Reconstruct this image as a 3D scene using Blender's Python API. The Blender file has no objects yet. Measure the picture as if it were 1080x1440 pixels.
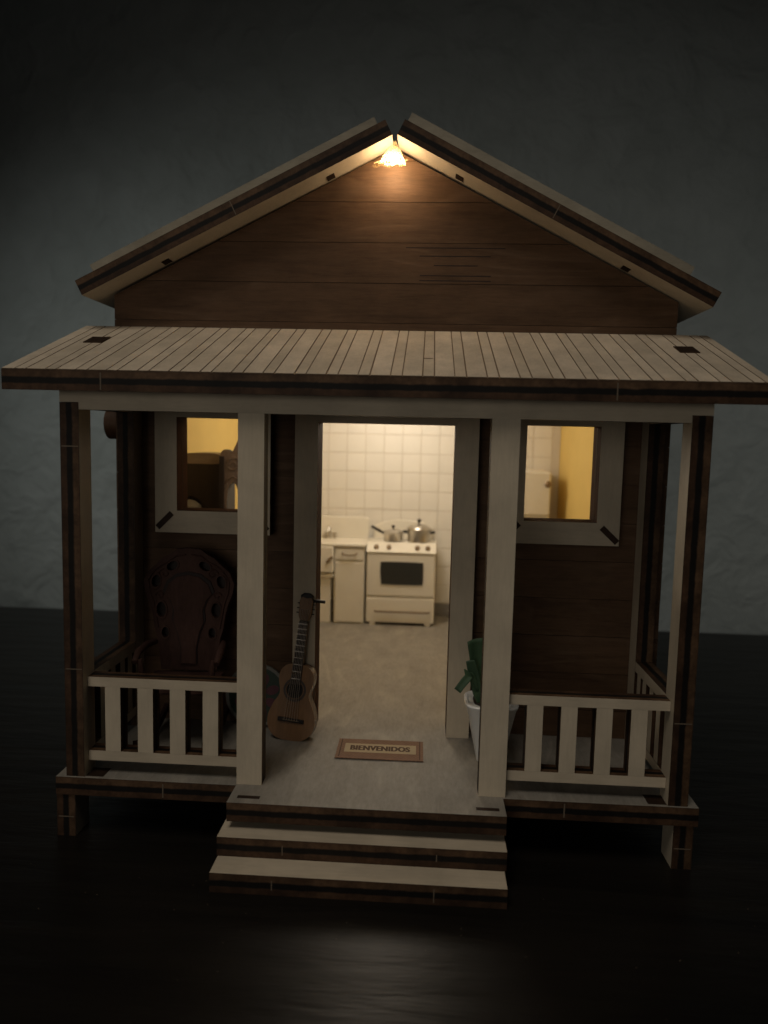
import bpy, bmesh, math, random
from mathutils import Vector, Matrix, Euler
from mathutils.geometry import tessellate_polygon
random.seed(7)
S = bpy.context.scene
COL = S.collection
U = 0.01                      # all numbers below are centimetres
ZT = 1.985                    # height of the porch deck above the table

# ------------------------------------------------------------------ camera
def cam_axes(yaw, pitch, roll):
    cy, sy = math.cos(yaw), math.sin(yaw); cp, sp = math.cos(pitch), math.sin(pitch); cr, sr = math.cos(roll), math.sin(roll)
    f = Vector((sy*cp, cy*cp, sp)); r = Vector((cy, -sy, 0)); u = r.cross(f)
    return cr*r + sr*u, -sr*r + cr*u, f
R_, U_, F_ = cam_axes(-0.05581491, -0.09991546, 0.02375687)
cam = bpy.data.cameras.new('camera'); co = bpy.data.objects.new('camera', cam); COL.objects.link(co)
m = Matrix((R_, U_, -F_)).transposed().to_4x4()
m.translation = Vector((1.46066, -27.04349, 10.865 + ZT))*U
co.matrix_world = m
cam.sensor_fit = 'HORIZONTAL'; cam.sensor_width = 36; cam.lens = 36*1051.805/1080
cam.clip_start = 0.005; cam.clip_end = 20
cam.dof.use_dof = True; cam.dof.focus_distance = 0.245; cam.dof.aperture_fstop = cam.lens/2.1
S.camera = co

# ------------------------------------------------------------------ light
S.render.engine = 'CYCLES'
S.cycles.use_denoising = True
S.cycles.max_bounces = 10; S.cycles.diffuse_bounces = 6
S.view_settings.view_transform = 'Standard'; S.view_settings.look = 'None'
S.view_settings.exposure = 0; S.view_settings.gamma = 1
W = bpy.data.worlds.new('World'); S.world = W; W.use_nodes = True
W.node_tree.nodes['Background'].inputs[0].default_value = (0.90, 0.97, 1.0, 1)
W.node_tree.nodes['Background'].inputs[1].default_value = 0.005
def lamp(name, kind, loc, power, color, size=0.01, target=None, **k):
    l = bpy.data.lights.new(name, kind); l.energy = power; l.color = color
    if kind == 'AREA': l.shape = 'DISK'; l.size = size
    else: l.shadow_soft_size = size
    for a, b in k.items(): setattr(l, a, b)
    o = bpy.data.objects.new(name, l); COL.objects.link(o); o.location = Vector(loc)*U
    if target is not None: o.rotation_euler = (Vector(target)*U - o.location).to_track_quat('-Z', 'Y').to_euler()
    return o
lamp('room_light', 'AREA', (-14, -40, 84), .245, (1, .89, .75), .40, (0, -3, 4), spread=math.radians(70))
lamp('front_light', 'AREA', (-20, -74, 17), .078, (1, .92, .80), .40, (0, 0, 6), spread=math.radians(70))
lamp('wall_fill', 'AREA', (-46, 8, 30), 0.106, (.915, 1, .97), .25, (-6, 44, 1), spread=math.radians(95))  # added fill to brighten the background wall, not a fixture
lamp('wall_fill', 'AREA', (52, 7, 22), 0.056, (.93, 1, .955), .25, (12, 44, 2), spread=math.radians(120))  # added fill for the wall's right side and the left posts' inner faces
lamp('interior_light', 'POINT', (-.5, 12.3, 12.9 + ZT), .122, (1, .87, .71), .014)
lamp('interior_light', 'POINT', (-2.6, 1.7, 12.4 + ZT), .016, (1, .85, .67), .010)  # added fill for the furniture fronts behind the left window
lamp('gable_bulb_light', 'POINT', (.05, -.74, 20.12 + ZT), .023, (1, .72, .43), .0022)

# ------------------------------------------------------------------ materials
def N(nt, t, **k):
    n = nt.nodes.new(t)
    for a, b in k.items(): setattr(n, a, b)
    return n
def newmat(name):
    mt = bpy.data.materials.new(name); mt.use_nodes = True
    nt = mt.node_tree; return mt, nt, nt.nodes['Principled BSDF']
def ramp(nt, fac, stops):
    r = N(nt, 'ShaderNodeValToRGB'); e = r.color_ramp.elements
    while len(e) < len(stops): e.new(.5)
    for i, (p, c) in enumerate(stops): e[i].position = p; e[i].color = (*c, 1)
    nt.links.new(fac, r.inputs[0]); return r.outputs[0]
def mix(nt, a, b, fac, mode='MIX'):
    n = N(nt, 'ShaderNodeMix', data_type='RGBA', blend_type=mode)
    for s, v in ((n.inputs[0], fac), (n.inputs[6], a), (n.inputs[7], b)):
        if isinstance(v, (int, float)): s.default_value = v
        elif isinstance(v, tuple): s.default_value = (*v, 1)
        else: nt.links.new(v, s)
    return n.outputs[2]
def coords(nt, scale, rand=True):
    tc = N(nt, 'ShaderNodeTexCoord'); mp = N(nt, 'ShaderNodeMapping')
    mp.inputs['Scale'].default_value = tuple(100*s for s in scale)
    nt.links.new(tc.outputs['Object'], mp.inputs['Vector'])
    if rand:
        oi = N(nt, 'ShaderNodeObjectInfo'); ml = N(nt, 'ShaderNodeMath', operation='MULTIPLY'); ml.inputs[1].default_value = 57
        nt.links.new(oi.outputs['Random'], ml.inputs[0]); nt.links.new(ml.outputs[0], mp.inputs['Location'])
    return mp.outputs[0]
def noise(nt, vec, scale, detail=5, rough=.6, dist=0):
    n = N(nt, 'ShaderNodeTexNoise'); n.inputs['Scale'].default_value = scale; n.inputs['Detail'].default_value = detail
    n.inputs['Roughness'].default_value = rough; n.inputs['Distortion'].default_value = dist
    nt.links.new(vec, n.inputs['Vector']); return n.outputs['Fac']
def bump(nt, bsdf, h, strength, dist):
    b = N(nt, 'ShaderNodeBump'); b.inputs['Strength'].default_value = strength; b.inputs['Distance'].default_value = dist*U
    nt.links.new(h, b.inputs['Height']); nt.links.new(b.outputs[0], bsdf.inputs['Normal'])
def mul(c, k): return tuple(min(1, v*k) for v in c)
def wood(name, c, stretch, contrast=.35, rough=.6, spec=.3, fig=0, figcol=None, figscale=.35, bmp=.3, rand=True, blotch=.25, fib=.55, tone=0):
    mt, nt, b = newmat(name)
    v = coords(nt, stretch, rand)
    g = noise(nt, v, 2.2, 8, .68, .6)
    col = ramp(nt, g, [(.28, mul(c, 1-contrast)), (.5, c), (.75, mul(c, 1+contrast*.7))])
    fine = noise(nt, v, 11, 4, .7)
    col = mix(nt, col, ramp(nt, fine, [(.35, (.72, .70, .68)), (.6, (1, 1, 1))]), fib, 'MULTIPLY')
    iso = coords(nt, (1, 1, 1), rand)
    bl = noise(nt, iso, .55, 4, .6, .3)
    col = mix(nt, col, ramp(nt, bl, [(.3, (1-blotch,)*3), (.7, (1, 1, 1))]), 1.0, 'MULTIPLY')
    if tone:
        oi = N(nt, 'ShaderNodeObjectInfo'); col = mix(nt, col, ramp(nt, oi.outputs['Random'], [(0, (1-tone, 1-tone, 1-tone*1.1)), (1, (1, 1, 1))]), 1.0, 'MULTIPLY')
    if fig:
        v2 = coords(nt, tuple(st*.9+.10 for st in stretch), rand)
        w = noise(nt, v2, figscale, 1.5, .4, .5)
        fr = N(nt, 'ShaderNodeMath', operation='MULTIPLY'); fr.inputs[1].default_value = 9; nt.links.new(w, fr.inputs[0])
        fc_ = N(nt, 'ShaderNodeMath', operation='FRACT'); nt.links.new(fr.outputs[0], fc_.inputs[0])
        msk = ramp(nt, noise(nt, iso, .45, 2, .5), [(.44, (0, 0, 0)), (.60, (1, 1, 1))])
        line = ramp(nt, fc_.outputs[0], [(.36, (0, 0, 0)), (.48, (1, 1, 1)), (.56, (.75,)*3), (.80, (0, 0, 0))])
        ff = mix(nt, line, msk, 1.0, 'MULTIPLY'); ml = N(nt, 'ShaderNodeMath', operation='MULTIPLY'); ml.inputs[1].default_value = fig
        nt.links.new(ff, ml.inputs[0]); col = mix(nt, col, figcol or mul(c, 1.9), ml.outputs[0])
    nt.links.new(col, b.inputs['Base Color'])
    b.inputs['Roughness'].default_value = rough; b.inputs['Specular IOR Level'].default_value = spec
    if bmp: bump(nt, b, fine, bmp, .02)
    return mt
def plain(name, c, rough=.5, metal=0, spec=.5, var=.12, scale=1.5, coat=0, bmp=0):
    mt, nt, b = newmat(name)
    v = coords(nt, (1, 1, 1)); n = noise(nt, v, scale, 5, .65)
    col = ramp(nt, n, [(.3, mul(c, 1-var)), (.7, mul(c, 1+var*.5))]); nt.links.new(col, b.inputs['Base Color'])
    b.inputs['Roughness'].default_value = rough; b.inputs['Metallic'].default_value = metal
    b.inputs['Specular IOR Level'].default_value = spec; b.inputs['Coat Weight'].default_value = coat
    if bmp: bump(nt, b, noise(nt, v, scale*8, 4, .6), bmp, .02)
    return mt
M = {}
BR = (.142, .084, .050)
M['stain'] = wood('stained_siding_wood', BR, (.16, .5, 1.6), .30, .6, .15, fig=.22, figcol=(.26, .175, .115), bmp=.35, tone=.12)
M['stain_v'] = wood('stained_wood', (.095, .046, .022), (1, 1, .16), .4, .55, .3)
M['dark'] = wood('burnt_wood', (.030, .016, .009), (.4, .4, .4), .4, .7, .2)
M['cream'] = wood('pale_plywood_upright', (.66, .57, .435), (1.3, 1.3, .14), .05, .62, .25, bmp=.1, blotch=.20, fib=.22)
M['cream_x'] = wood('pale_plywood_lengthwise', (.64, .55, .42), (.14, 1.3, 1.3), .06, .62, .25, bmp=.1, blotch=.22, fib=.24)
M['cream_y'] = wood('pale_plywood_roof_boards', (.74, .64, .51), (1.4, .14, 1.4), .10, .62, .25, bmp=.15, blotch=.28, fib=.3, tone=.14)
M['coverw'] = wood('grey_plywood', (.36, .33, .265), (.3, 1.2, 1.2), .12, .7, .15, blotch=.25, fib=.3)  # roof covers: greyer and darker than the cream sheets
M['deck'] = wood('grey_washed_plywood', (.30, .280, .245), (.9, .22, .9), .18, .55, .3, fig=.28, figcol=(.45, .41, .345), figscale=.30, rand=False, blotch=.22)
def plymat():
    mt, nt, b = newmat('burnt_plywood_edge')
    uv = N(nt, 'ShaderNodeUVMap'); sep = N(nt, 'ShaderNodeSeparateXYZ'); nt.links.new(uv.outputs[0], sep.inputs[0])
    v = coords(nt, (1, 1, 1)); n = noise(nt, v, 2.0, 5, .65)
    ad = N(nt, 'ShaderNodeMath', operation='MULTIPLY_ADD'); ad.inputs[1].default_value = .15; nt.links.new(n, ad.inputs[0]); nt.links.new(sep.outputs[1], ad.inputs[2])
    sub = N(nt, 'ShaderNodeMath', operation='SUBTRACT'); sub.inputs[1].default_value = .075; nt.links.new(ad.outputs[0], sub.inputs[0])
    a, d, k = (.145, .084, .046), (.085, .045, .024), (.009, .007, .0055)
    c = ramp(nt, sub.outputs[0], [(0, mul(d, .7)), (.06, d), (.30, mul(d, 1.05)), (.36, k), (.60, k), (.68, a), (.94, mul(a, .9)), (1, mul(a, .5))])
    c = mix(nt, c, ramp(nt, noise(nt, v, 6, 4, .7), [(.3, (.5, .46, .42)), (.65, (1, 1, 1))]), .9, 'MULTIPLY')
    c = mix(nt, c, ramp(nt, noise(nt, v, .8, 3, .6), [(.35, (.35, .32, .30)), (.62, (1, 1, 1))]), .9, 'MULTIPLY')
    nt.links.new(c, b.inputs['Base Color']); b.inputs['Roughness'].default_value = .62; b.inputs['Specular IOR Level'].default_value = .25
    bump(nt, b, n, .3, .03); return mt
M['ply'] = plymat()
M['reveal'] = wood('red_brown_reveal', (.070, .034, .020), (1, 1, .3), .35, .8, .05)
M['tab'] = plain('unburnt_tab', (.15, .115, .08), .7, var=.2)
M['yellow'] = plain('yellow_wall_paint', (.72, .52, .17), .75, spec=.2, var=.05, scale=.5)
M['tile'] = plain('cream_tile', (.78, .745, .67), .45, spec=.3, var=.05, scale=.4)
M['grout'] = plain('grout', (.66, .61, .53), .8, spec=.2, var=.05)
M['skirt'] = plain('grey_skirting', (.25, .24, .23), .6)
M['ceil'] = plain('ceiling_paint', (.8, .77, .70), .8, spec=.2, var=.03)
M['enamel'] = plain('cream_enamel', (.80, .76, .66), .28, spec=.5, var=.05, scale=.6)
M['gap'] = plain('burnt_groove', (.17, .11, .065), .7)
M['glassblk'] = plain('black_oven_glass', (.028, .029, .024), .3, spec=.5)
M['chrome'] = plain('dull_chrome', (.62, .59, .54), .28, metal=1, var=.1)
M['blackpl'] = plain('black_plastic', (.013, .011, .010), .5, spec=.3)
M['handle'] = plain('bronze_handle', (.26, .19, .12), .35, metal=.6)
M['gtop'] = wood('guitar_top_wood', (.25, .135, .062), (1.5, 1, .2), .25, .38, .3, bmp=.1)
M['gside'] = wood('guitar_side_wood', (.085, .035, .018), (1, 1, .4), .3, .22, .5, bmp=.1)
M['fret'] = plain('fretboard', (.035, .022, .016), .45)
M['string'] = plain('string', (.55, .50, .45), .3, metal=.7)
M['chairw'] = wood('dark_carved_wood', (.075, .040, .032), (1, 1, .3), .35, .65, .12, bmp=.5)
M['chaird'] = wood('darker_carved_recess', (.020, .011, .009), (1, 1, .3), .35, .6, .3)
M['furn'] = wood('carved_brown_wood', (.18, .125, .09), (1, 1, .3), .35, .45, .4, bmp=.5)
M['furnd'] = wood('dark_cabinet_wood', (.022, .014, .011), (1, 1, .2), .35, .5, .35)
M['furnl'] = wood('light_cabinet_top', (.21, .15, .095), (.2, 1, 1), .3, .45, .4)
M['shell'] = plain('pale_upholstery', (.20, .17, .115), .8, bmp=.3)
M['pot'] = plain('white_ceramic', (.80, .81, .80), .32, spec=.5, var=.05)
M['soil'] = plain('soil', (.03, .022, .016), .9, bmp=.6, var=.4, scale=6)
def leafmat():
    mt, nt, b = newmat('green_paper_leaf'); v = coords(nt, (1, 1, .3))
    nt.links.new(ramp(nt, noise(nt, v, 3, 4, .6), [(.3, (.026, .062, .032)), (.7, (.060, .120, .058))]), b.inputs['Base Color'])
    b.inputs['Roughness'].default_value = .6; bump(nt, b, noise(nt, v, 9, 3), .3, .02); return mt
M['leaf'] = leafmat()
M['mat'] = None
def weave(name, c1, c2, f):
    mt, nt, b = newmat(name); v = coords(nt, (1, 1, 1), False)
    ck = N(nt, 'ShaderNodeTexChecker'); ck.inputs['Scale'].default_value = f; nt.links.new(v, ck.inputs['Vector'])
    ck.inputs['Color1'].default_value = (*c1, 1); ck.inputs['Color2'].default_value = (*c2, 1)
    n = noise(nt, v, 3, 4); c = mix(nt, ck.outputs['Color'], ramp(nt, n, [(.3, (.75,)*3), (.7, (1, 1, 1))]), .8, 'MULTIPLY')
    nt.links.new(c, b.inputs['Base Color']); b.inputs['Roughness'].default_value = .85; bump(nt, b, ck.outputs['Fac'], .25, .02); return mt
M['mat'] = weave('mat_border_weave', (.27, .155, .10), (.20, .11, .07), 14)
M['matc'] = plain('mat_center_paper', (.44, .35, .22), .8, var=.1)
M['ink'] = plain('brown_ink', (.085, .042, .022), .8, var=.2)
M['pgreen'] = plain('plate_green', (.022, .045, .03), .5)
M['ppink'] = plain('plate_pink', (.10, .026, .04), .5)
M['pgrey'] = plain('plate_rim', (.16, .16, .14), .4)
def tablemat():
    mt, nt, b = newmat('black_stained_table_wood')
    v = coords(nt, (.05, .55, 1), False); g = noise(nt, v, 1.6, 8, .65, .5)
    nt.links.new(ramp(nt, g, [(.3, (.006, .005, .0045)), (.7, (.013, .011, .009))]), b.inputs['Base Color'])
    v2 = coords(nt, (.10, .55, 1), False); h = noise(nt, v2, 2.0, 4, .55, .4)
    r = N(nt, 'ShaderNodeMapRange'); r.inputs['To Min'].default_value = .30; r.inputs['To Max'].default_value = .42
    nt.links.new(h, r.inputs[0]); nt.links.new(r.outputs[0], b.inputs['Roughness'])
    b.inputs['Specular IOR Level'].default_value = .14; bump(nt, b, h, .55, .08); return mt
M['table'] = tablemat()
def wallmat():
    mt, nt, b = newmat('textured_wall_paint'); v = coords(nt, (1, 1, 1), False)
    n1 = noise(nt, v, .35, 6, .6, .6); n2 = noise(nt, v, .09, 3, .5)
    c = ramp(nt, n1, [(.3, (.46, .475, .455)), (.7, (.52, .535, .515))]); c = mix(nt, c, ramp(nt, n2, [(.3, (.86, .87, .86)), (.7, (1, 1, 1))]), 1.0, 'MULTIPLY')
    nt.links.new(c, b.inputs['Base Color']); b.inputs['Roughness'].default_value = .8; b.inputs['Specular IOR Level'].default_value = .2
    bump(nt, b, n1, .65, 1.1); return mt
M['wall'] = wallmat()
def wrapmat():
    mt, nt, b = newmat('crumpled_clear_plastic'); v = coords(nt, (1, 1, 1), False)
    tr = N(nt, 'ShaderNodeBsdfTranslucent'); tr.inputs[0].default_value = (.95, .72, .36, 1)
    gl = N(nt, 'ShaderNodeBsdfGlossy'); gl.inputs['Roughness'].default_value = .15; gl.inputs[0].default_value = (1, .95, .85, 1)
    tp = N(nt, 'ShaderNodeBsdfTransparent'); m1 = N(nt, 'ShaderNodeMixShader'); m2 = N(nt, 'ShaderNodeMixShader')
    m1.inputs[0].default_value = .72; m2.inputs[0].default_value = .10
    nt.links.new(tr.outputs[0], m1.inputs[1]); nt.links.new(tp.outputs[0], m1.inputs[2])
    nt.links.new(m1.outputs[0], m2.inputs[1]); nt.links.new(gl.outputs[0], m2.inputs[2])
    nt.links.new(m2.outputs[0], nt.nodes['Material Output'].inputs[0]); return mt
M['wrap'] = wrapmat()
def glow(name, c, s):
    mt, nt, b = newmat(name); b.inputs['Base Color'].default_value = (*c, 1)
    b.inputs['Emission Color'].default_value = (*c, 1); b.inputs['Emission Strength'].default_value = s; return mt
M['bulb'] = glow('glowing_bulb', (1, .80, .52), 8)

# ------------------------------------------------------------------ mesh helpers
class MB:
    def __init__(s): s.bm = bmesh.new(); s.uv = s.bm.loops.layers.uv.new('UVMap'); s.mats = []
    def mi(s, k):
        if k not in s.mats: s.mats.append(k)
        return s.mats.index(k)
    def face(s, vs, k, uvs=None):
        try: f = s.bm.faces.new(vs)
        except ValueError: return None
        f.material_index = s.mi(k)
        if uvs:
            for l, u in zip(f.loops, uvs): l[s.uv].uv = u
        return f
    def box(s, x0, x1, y0, y1, z0, z1, k, edges=None, axis='y'):
        """edges: material of the four sides round the thin axis; else all k."""
        c = [(x0, x1), (y0, y1), (z0, z1)]; ax = 'xyz'.index(axis)
        P = {}
        for i in (0, 1):
            for j in (0, 1):
                for l in (0, 1): P[i, j, l] = s.bm.verts.new((c[0][i], c[1][j], c[2][l]))
        Q = [((0,0,0),(0,0,1),(0,1,1),(0,1,0)), ((1,0,0),(1,1,0),(1,1,1),(1,0,1)), ((0,0,0),(1,0,0),(1,0,1),(0,0,1)),
             ((0,1,0),(0,1,1),(1,1,1),(1,1,0)), ((0,0,0),(0,1,0),(1,1,0),(1,0,0)), ((0,0,1),(1,0,1),(1,1,1),(0,1,1))]
        for n, q in enumerate(Q):
            if edges and n//2 != ax:
                o = [a for a in range(3) if a != ax and a != n//2][0]
                s.face([P[v] for v in q], edges, [(c[o][v[o]], 1-v[ax] if axis != 'z' else v[ax]) for v in q])
            else: s.face([P[v] for v in q], k)
        return s
    def slab(s, outline, th, mx, kf, ke='ply', kb=None, holes=()):
        """outline (a,b) extruded along c 0..th, placed by matrix mx; th side gets kf, c=0 side kb."""
        loops = [list(outline)] + [list(h) for h in holes]
        flat = [p for l in loops for p in l]
        tris = tessellate_polygon([[Vector((a, b, 0)) for a, b in l] for l in loops])
        lo = [s.bm.verts.new(mx @ Vector((a, b, 0))) for a, b in flat]; hi = [s.bm.verts.new(mx @ Vector((a, b, th))) for a, b in flat]
        for t in tris:
            a, b, c = (Vector((*flat[i], 0)) for i in t)
            if (b-a).cross(c-a).z < 0: t = t[::-1]
            s.face([hi[i] for i in t], kf); s.face([lo[i] for i in t[::-1]], kb or kf)
        o = 0
        for l in loops:
            n = len(l); area = sum(l[i][0]*l[(i+1) % n][1]-l[(i+1) % n][0]*l[i][1] for i in range(n))
            ccw = area > 0; outer = (o == 0); d = 0
            for i in range(n):
                j = (i+1) % n; ln = math.dist(l[i], l[j])
                q = [lo[o+i], lo[o+j], hi[o+j], hi[o+i]]; uv = [(d, 0), (d+ln, 0), (d+ln, 1), (d, 1)]
                if ccw != outer: q = q[::-1]; uv = uv[::-1]
                s.face(q, ke, uv); d += ln
            o += n
        return s
    def ring(s, c, ax, r, n, r2=None, ph=0):
        ax = Vector(ax).normalized(); t = ax.orthogonal().normalized() if abs(ax.z) < .99 else Vector((1, 0, 0)); b = ax.cross(t)
        return [s.bm.verts.new(Vector(c)+t*math.cos(2*math.pi*i/n+ph)*r+b*math.sin(2*math.pi*i/n+ph)*(r2 or r)) for i in range(n)]
    def loft(s, rings, k, cap=True):
        for A, B in zip(rings, rings[1:]):
            n = len(A)
            for i in range(n): s.face([A[i], A[(i+1) % n], B[(i+1) % n], B[i]], k)
        if cap: s.face(rings[0][::-1], k); s.face(rings[-1], k)
        return s
    def tube(s, pts, r, k, n=8):
        pts = [Vector(p) for p in pts]; rs = r if isinstance(r, (list, tuple)) else [r]*len(pts); R = []
        for i, p in enumerate(pts):
            d = (pts[min(i+1, len(pts)-1)]-pts[max(i-1, 0)]).normalized()
            up = Vector((0, 0, 1)) if abs(d.z) < .9 else Vector((0, 1, 0)); t = d.cross(up).normalized(); b = t.cross(d)
            R.append([s.bm.verts.new(p+(t*math.cos(2*math.pi*j/n)+b*math.sin(2*math.pi*j/n))*rs[i]) for j in range(n)])
        return s.loft(R, k)
    def lathe(s, prof, c, k, n=24, sq=0):
        R = []
        for r, z in prof:
            ring = []
            for i in range(n):
                a = 2*math.pi*i/n; e = 1
                if sq: e = 1/(abs(math.cos(a))**sq+abs(math.sin(a))**sq)**(1/sq)
                ring.append(s.bm.verts.new((c[0]+r*e*math.cos(a), c[1]+r*e*math.sin(a), c[2]+z)))
            R.append(ring)
        return s.loft(R, k)
    def build(s, name, parent=None, loc=None, bevel=0, smooth=False, seg=2):
        bmesh.ops.recalc_face_normals(s.bm, faces=s.bm.faces)
        bmesh.ops.scale(s.bm, vec=(U, U, U), verts=s.bm.verts)
        me = bpy.data.meshes.new(name); s.bm.to_mesh(me); s.bm.free()
        for k in s.mats: me.materials.append(M[k])
        o = bpy.data.objects.new(name, me); COL.objects.link(o)
        if parent: o.parent = parent
        if loc: o.location = Vector(loc)*U
        if smooth:
            for p in me.polygons: p.use_smooth = True
            me.set_sharp_from_angle(angle=math.radians(38))
        if bevel:
            b = o.modifiers.new('bevel', 'BEVEL'); b.width = bevel*U; b.segments = seg; b.limit_method = 'ANGLE'; b.angle_limit = math.radians(40)
        return o
def tag(o, label=None, cat=None, group=None, kind=None):
    for a, b in (('label', label), ('category', cat), ('group', group), ('kind', kind)):
        if b: o[a] = b
    return o
def empty(name, loc, label, cat, group=None, rot=(0, 0, 0)):
    o = bpy.data.objects.new(name, None); COL.objects.link(o); o.location = Vector(loc)*U; o.rotation_euler = rot; o.empty_display_size = .01
    return tag(o, label, cat, group)
def mx(o, a, b):
    a = Vector(a).normalized(); b = Vector(b).normalized(); c = a.cross(b)
    r = Matrix((a, b, c)).transposed().to_4x4(); r.translation = Vector(o); return r
def rect(x0, x1, y0, y1): return [(x0, y0), (x1, y0), (x1, y1), (x0, y1)]
XZ = lambda y: mx((0, y, 0), (1, 0, 0), (0, 0, 1))      # c runs toward -Y (the viewer)
XY = lambda z: mx((0, 0, z), (1, 0, 0), (0, 1, 0))      # c runs up
YZ = lambda x: mx((x, 0, 0), (0, 1, 0), (0, 0, 1))      # c runs toward +X
def copy(o, loc=None, parent='same'):
    c = o.copy(); COL.objects.link(c)
    if parent != 'same': c.parent = parent
    if loc is not None: c.location = Vector(loc)*U
    return c

# ------------------------------------------------------------------ setting
t = MB(); t.box(-90, 90, -45, 24.6, -3, 0, 'table'); tt = t.build('table_top', bevel=.15); tt.rotation_euler.z = 0.0; tag(tt, kind='structure')
w = MB(); w.box(-150, 150, 44, 46, -60, 120, 'wall'); tag(w.build('background_wall'), kind='structure')

dm = MB(); rd = random.Random(5)
for i in range(70):
    x, y = rd.uniform(-11, 11), rd.uniform(-15, -6.5); r = rd.uniform(.006, .018)
    dm.lathe([(r*.6, 0), (r, r*.5), (r*.3, r)], (x, y, .001), 'tab', 5)
tag(dm.build('dust_specks'), 'pale dust specks scattered on the black table top', kind='stuff')

# ------------------------------------------------------------------ the house
H = empty('dollhouse', (0, 0, ZT), 'small stained plywood dollhouse with pale porch, lit inside, standing on the black table', 'dollhouse')
T = .58
# deck and floor in one sheet, with the landing reaching forward
o = MB(); o.slab([(-9.91, -5.08), (-4.17, -5.08), (-4.17, -6.17), (4.07, -6.17), (4.07, -5.08), (9.91, -5.08), (9.91, 19.1), (-9.91, 19.1)], T, XY(-T), 'deck', 'ply', 'dark')
deck = o.build('deck', H)
for x in (-3.6, 3.55):
    o = MB(); o.box(x-.34, x+.34, -5.87, -5.70, -.05, .006, 'dark'); o.build('mortise_slot', deck)
for x in (-8.72, 8.72):
    o = MB(); o.box(x-.28, x+.28, -4.95, -4.35, -.05, .005, 'dark'); o.build('mortise_slot', deck)
def tabs(parent, items):
    for (x0, x1, y0, y1, z0, z1) in items: MB().box(x0, x1, y0, y1, z0, z1, 'tab').build('cut_tab', parent)
tabs(deck, [(-6.5, -6.46, -5.088, -5.0, -.52, -.08), (5.9, 5.94, -5.088, -5.0, -.5, -.06)])
# steps
for nm, x0, x1, y0, y1, z0, tb in (('step', -4.33, 4.065, -6.63, -4.9, -1.40, (-2.42, 2.05)), ('step', -4.30, 4.01, -7.48, -4.9, -1.983, (-2.55, 1.98))):
    st = MB().slab(rect(x0, x1, y0, y1), T-.002, XY(z0), 'cream_x').build('step', H)
    tabs(st, [(q, q+.03, y0-.006, y0+.1, z0+random.uniform(.05, .25), z0+random.uniform(.38, .54)) for q in tb])
MB().box(-3.9, 3.6, -5.7, -4.9, -.82, -.585, 'dark').build('step_riser', H)
# legs
for x0, y0 in ((-9.93, -5.0), (9.22, -5.0), (-9.93, 17.5), (9.22, 17.5)):
    lg = MB().slab(rect(y0, y0+.95, -1.983, -T-.002), .6, YZ(x0), 'cream').build('leg', H)
    if y0 < 0: tabs(lg, [(x0+.05, x0+.55, y0-.008, y0+.05, -1.36, -1.33)])
# front wall
SL = .5075; APEX = 20.84
def gab(x): return APEX-abs(x)*SL
doorh = rect(-2.42, 2.44, .0, 11.33); winL = rect(-7.52, -4.92, 8.04, 11.40); winR = rect(4.92, 7.46, 8.04, 11.40)
core = [(-9.97, 0.004), (-2.42, .004), (-2.42, 11.33), (2.44, 11.33), (2.44, .004), (9.97, .004), (9.97, gab(9.97)-.06), (0, APEX-.06), (-9.97, gab(9.97)-.06)]
fw = MB().slab(core, .52, XZ(.6), 'stain_v', 'reveal', 'ceil', holes=[winL, winR]).build('front_wall', H)
rows = [0.006, 1.035, 2.42, 3.805, 5.19, 6.575, 7.96, 9.345, 10.73, 12.115, 13.5, 14.885, 16.27, 17.66, 19.04, 20.42, 20.82]
def cut(iv, a, b):
    r = []
    for x0, x1 in iv:
        if b <= x0 or a >= x1: r.append((x0, x1)); continue
        if a > x0: r.append((x0, a))
        if b < x1: r.append((b, x1))
    return r
for z0, z1 in zip(rows, rows[1:]):
    zl, zh = z0+.008, z1-.008
    iv = [(-10, 10)]
    if z0 < 11.2: iv = cut(iv, -2.42, 2.44)
    if 7.9 < z0 < 11.2: iv = cut(cut(iv, -7.52, -4.92), 4.92, 7.46)
    for x0, x1 in iv:
        def top(x): return min(zh, gab(x)-.02)
        if zh <= gab(10)-.02: pts = rect(x0, x1, zl, zh)
        else:
            xl = min(10, (APEX-.02-zl)/SL); xh = max(0.01, (APEX-.02-zh)/SL)
            pts = [(-xl, zl), (xl, zl)]
            if xl == 10 and gab(10)-.02 > zl: pts += [(10, gab(10)-.02)]
            pts += [(xh, zh), (-xh, zh)]
            if xl == 10 and gab(10)-.02 > zl: pts += [(-10, gab(10)-.02)]
        jit = 0 if z0 > 15 else random.uniform(-.008, .008)
        MB().slab(pts, .055+jit, XZ(.08), 'stain', 'dark').build('siding_board', fw)
for x0, x1, z in ((.5, 3.97, 17.50), (.99, 3.47, 17.22), (1.49, 3.03, 16.90), (1.01, 3.5, 16.55), (1.0, 3.5, 16.38)):
    MB().box(x0, x1, .0232, .03, z-.015, z+.015, 'chaird').build('engraved_line', fw)
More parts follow.
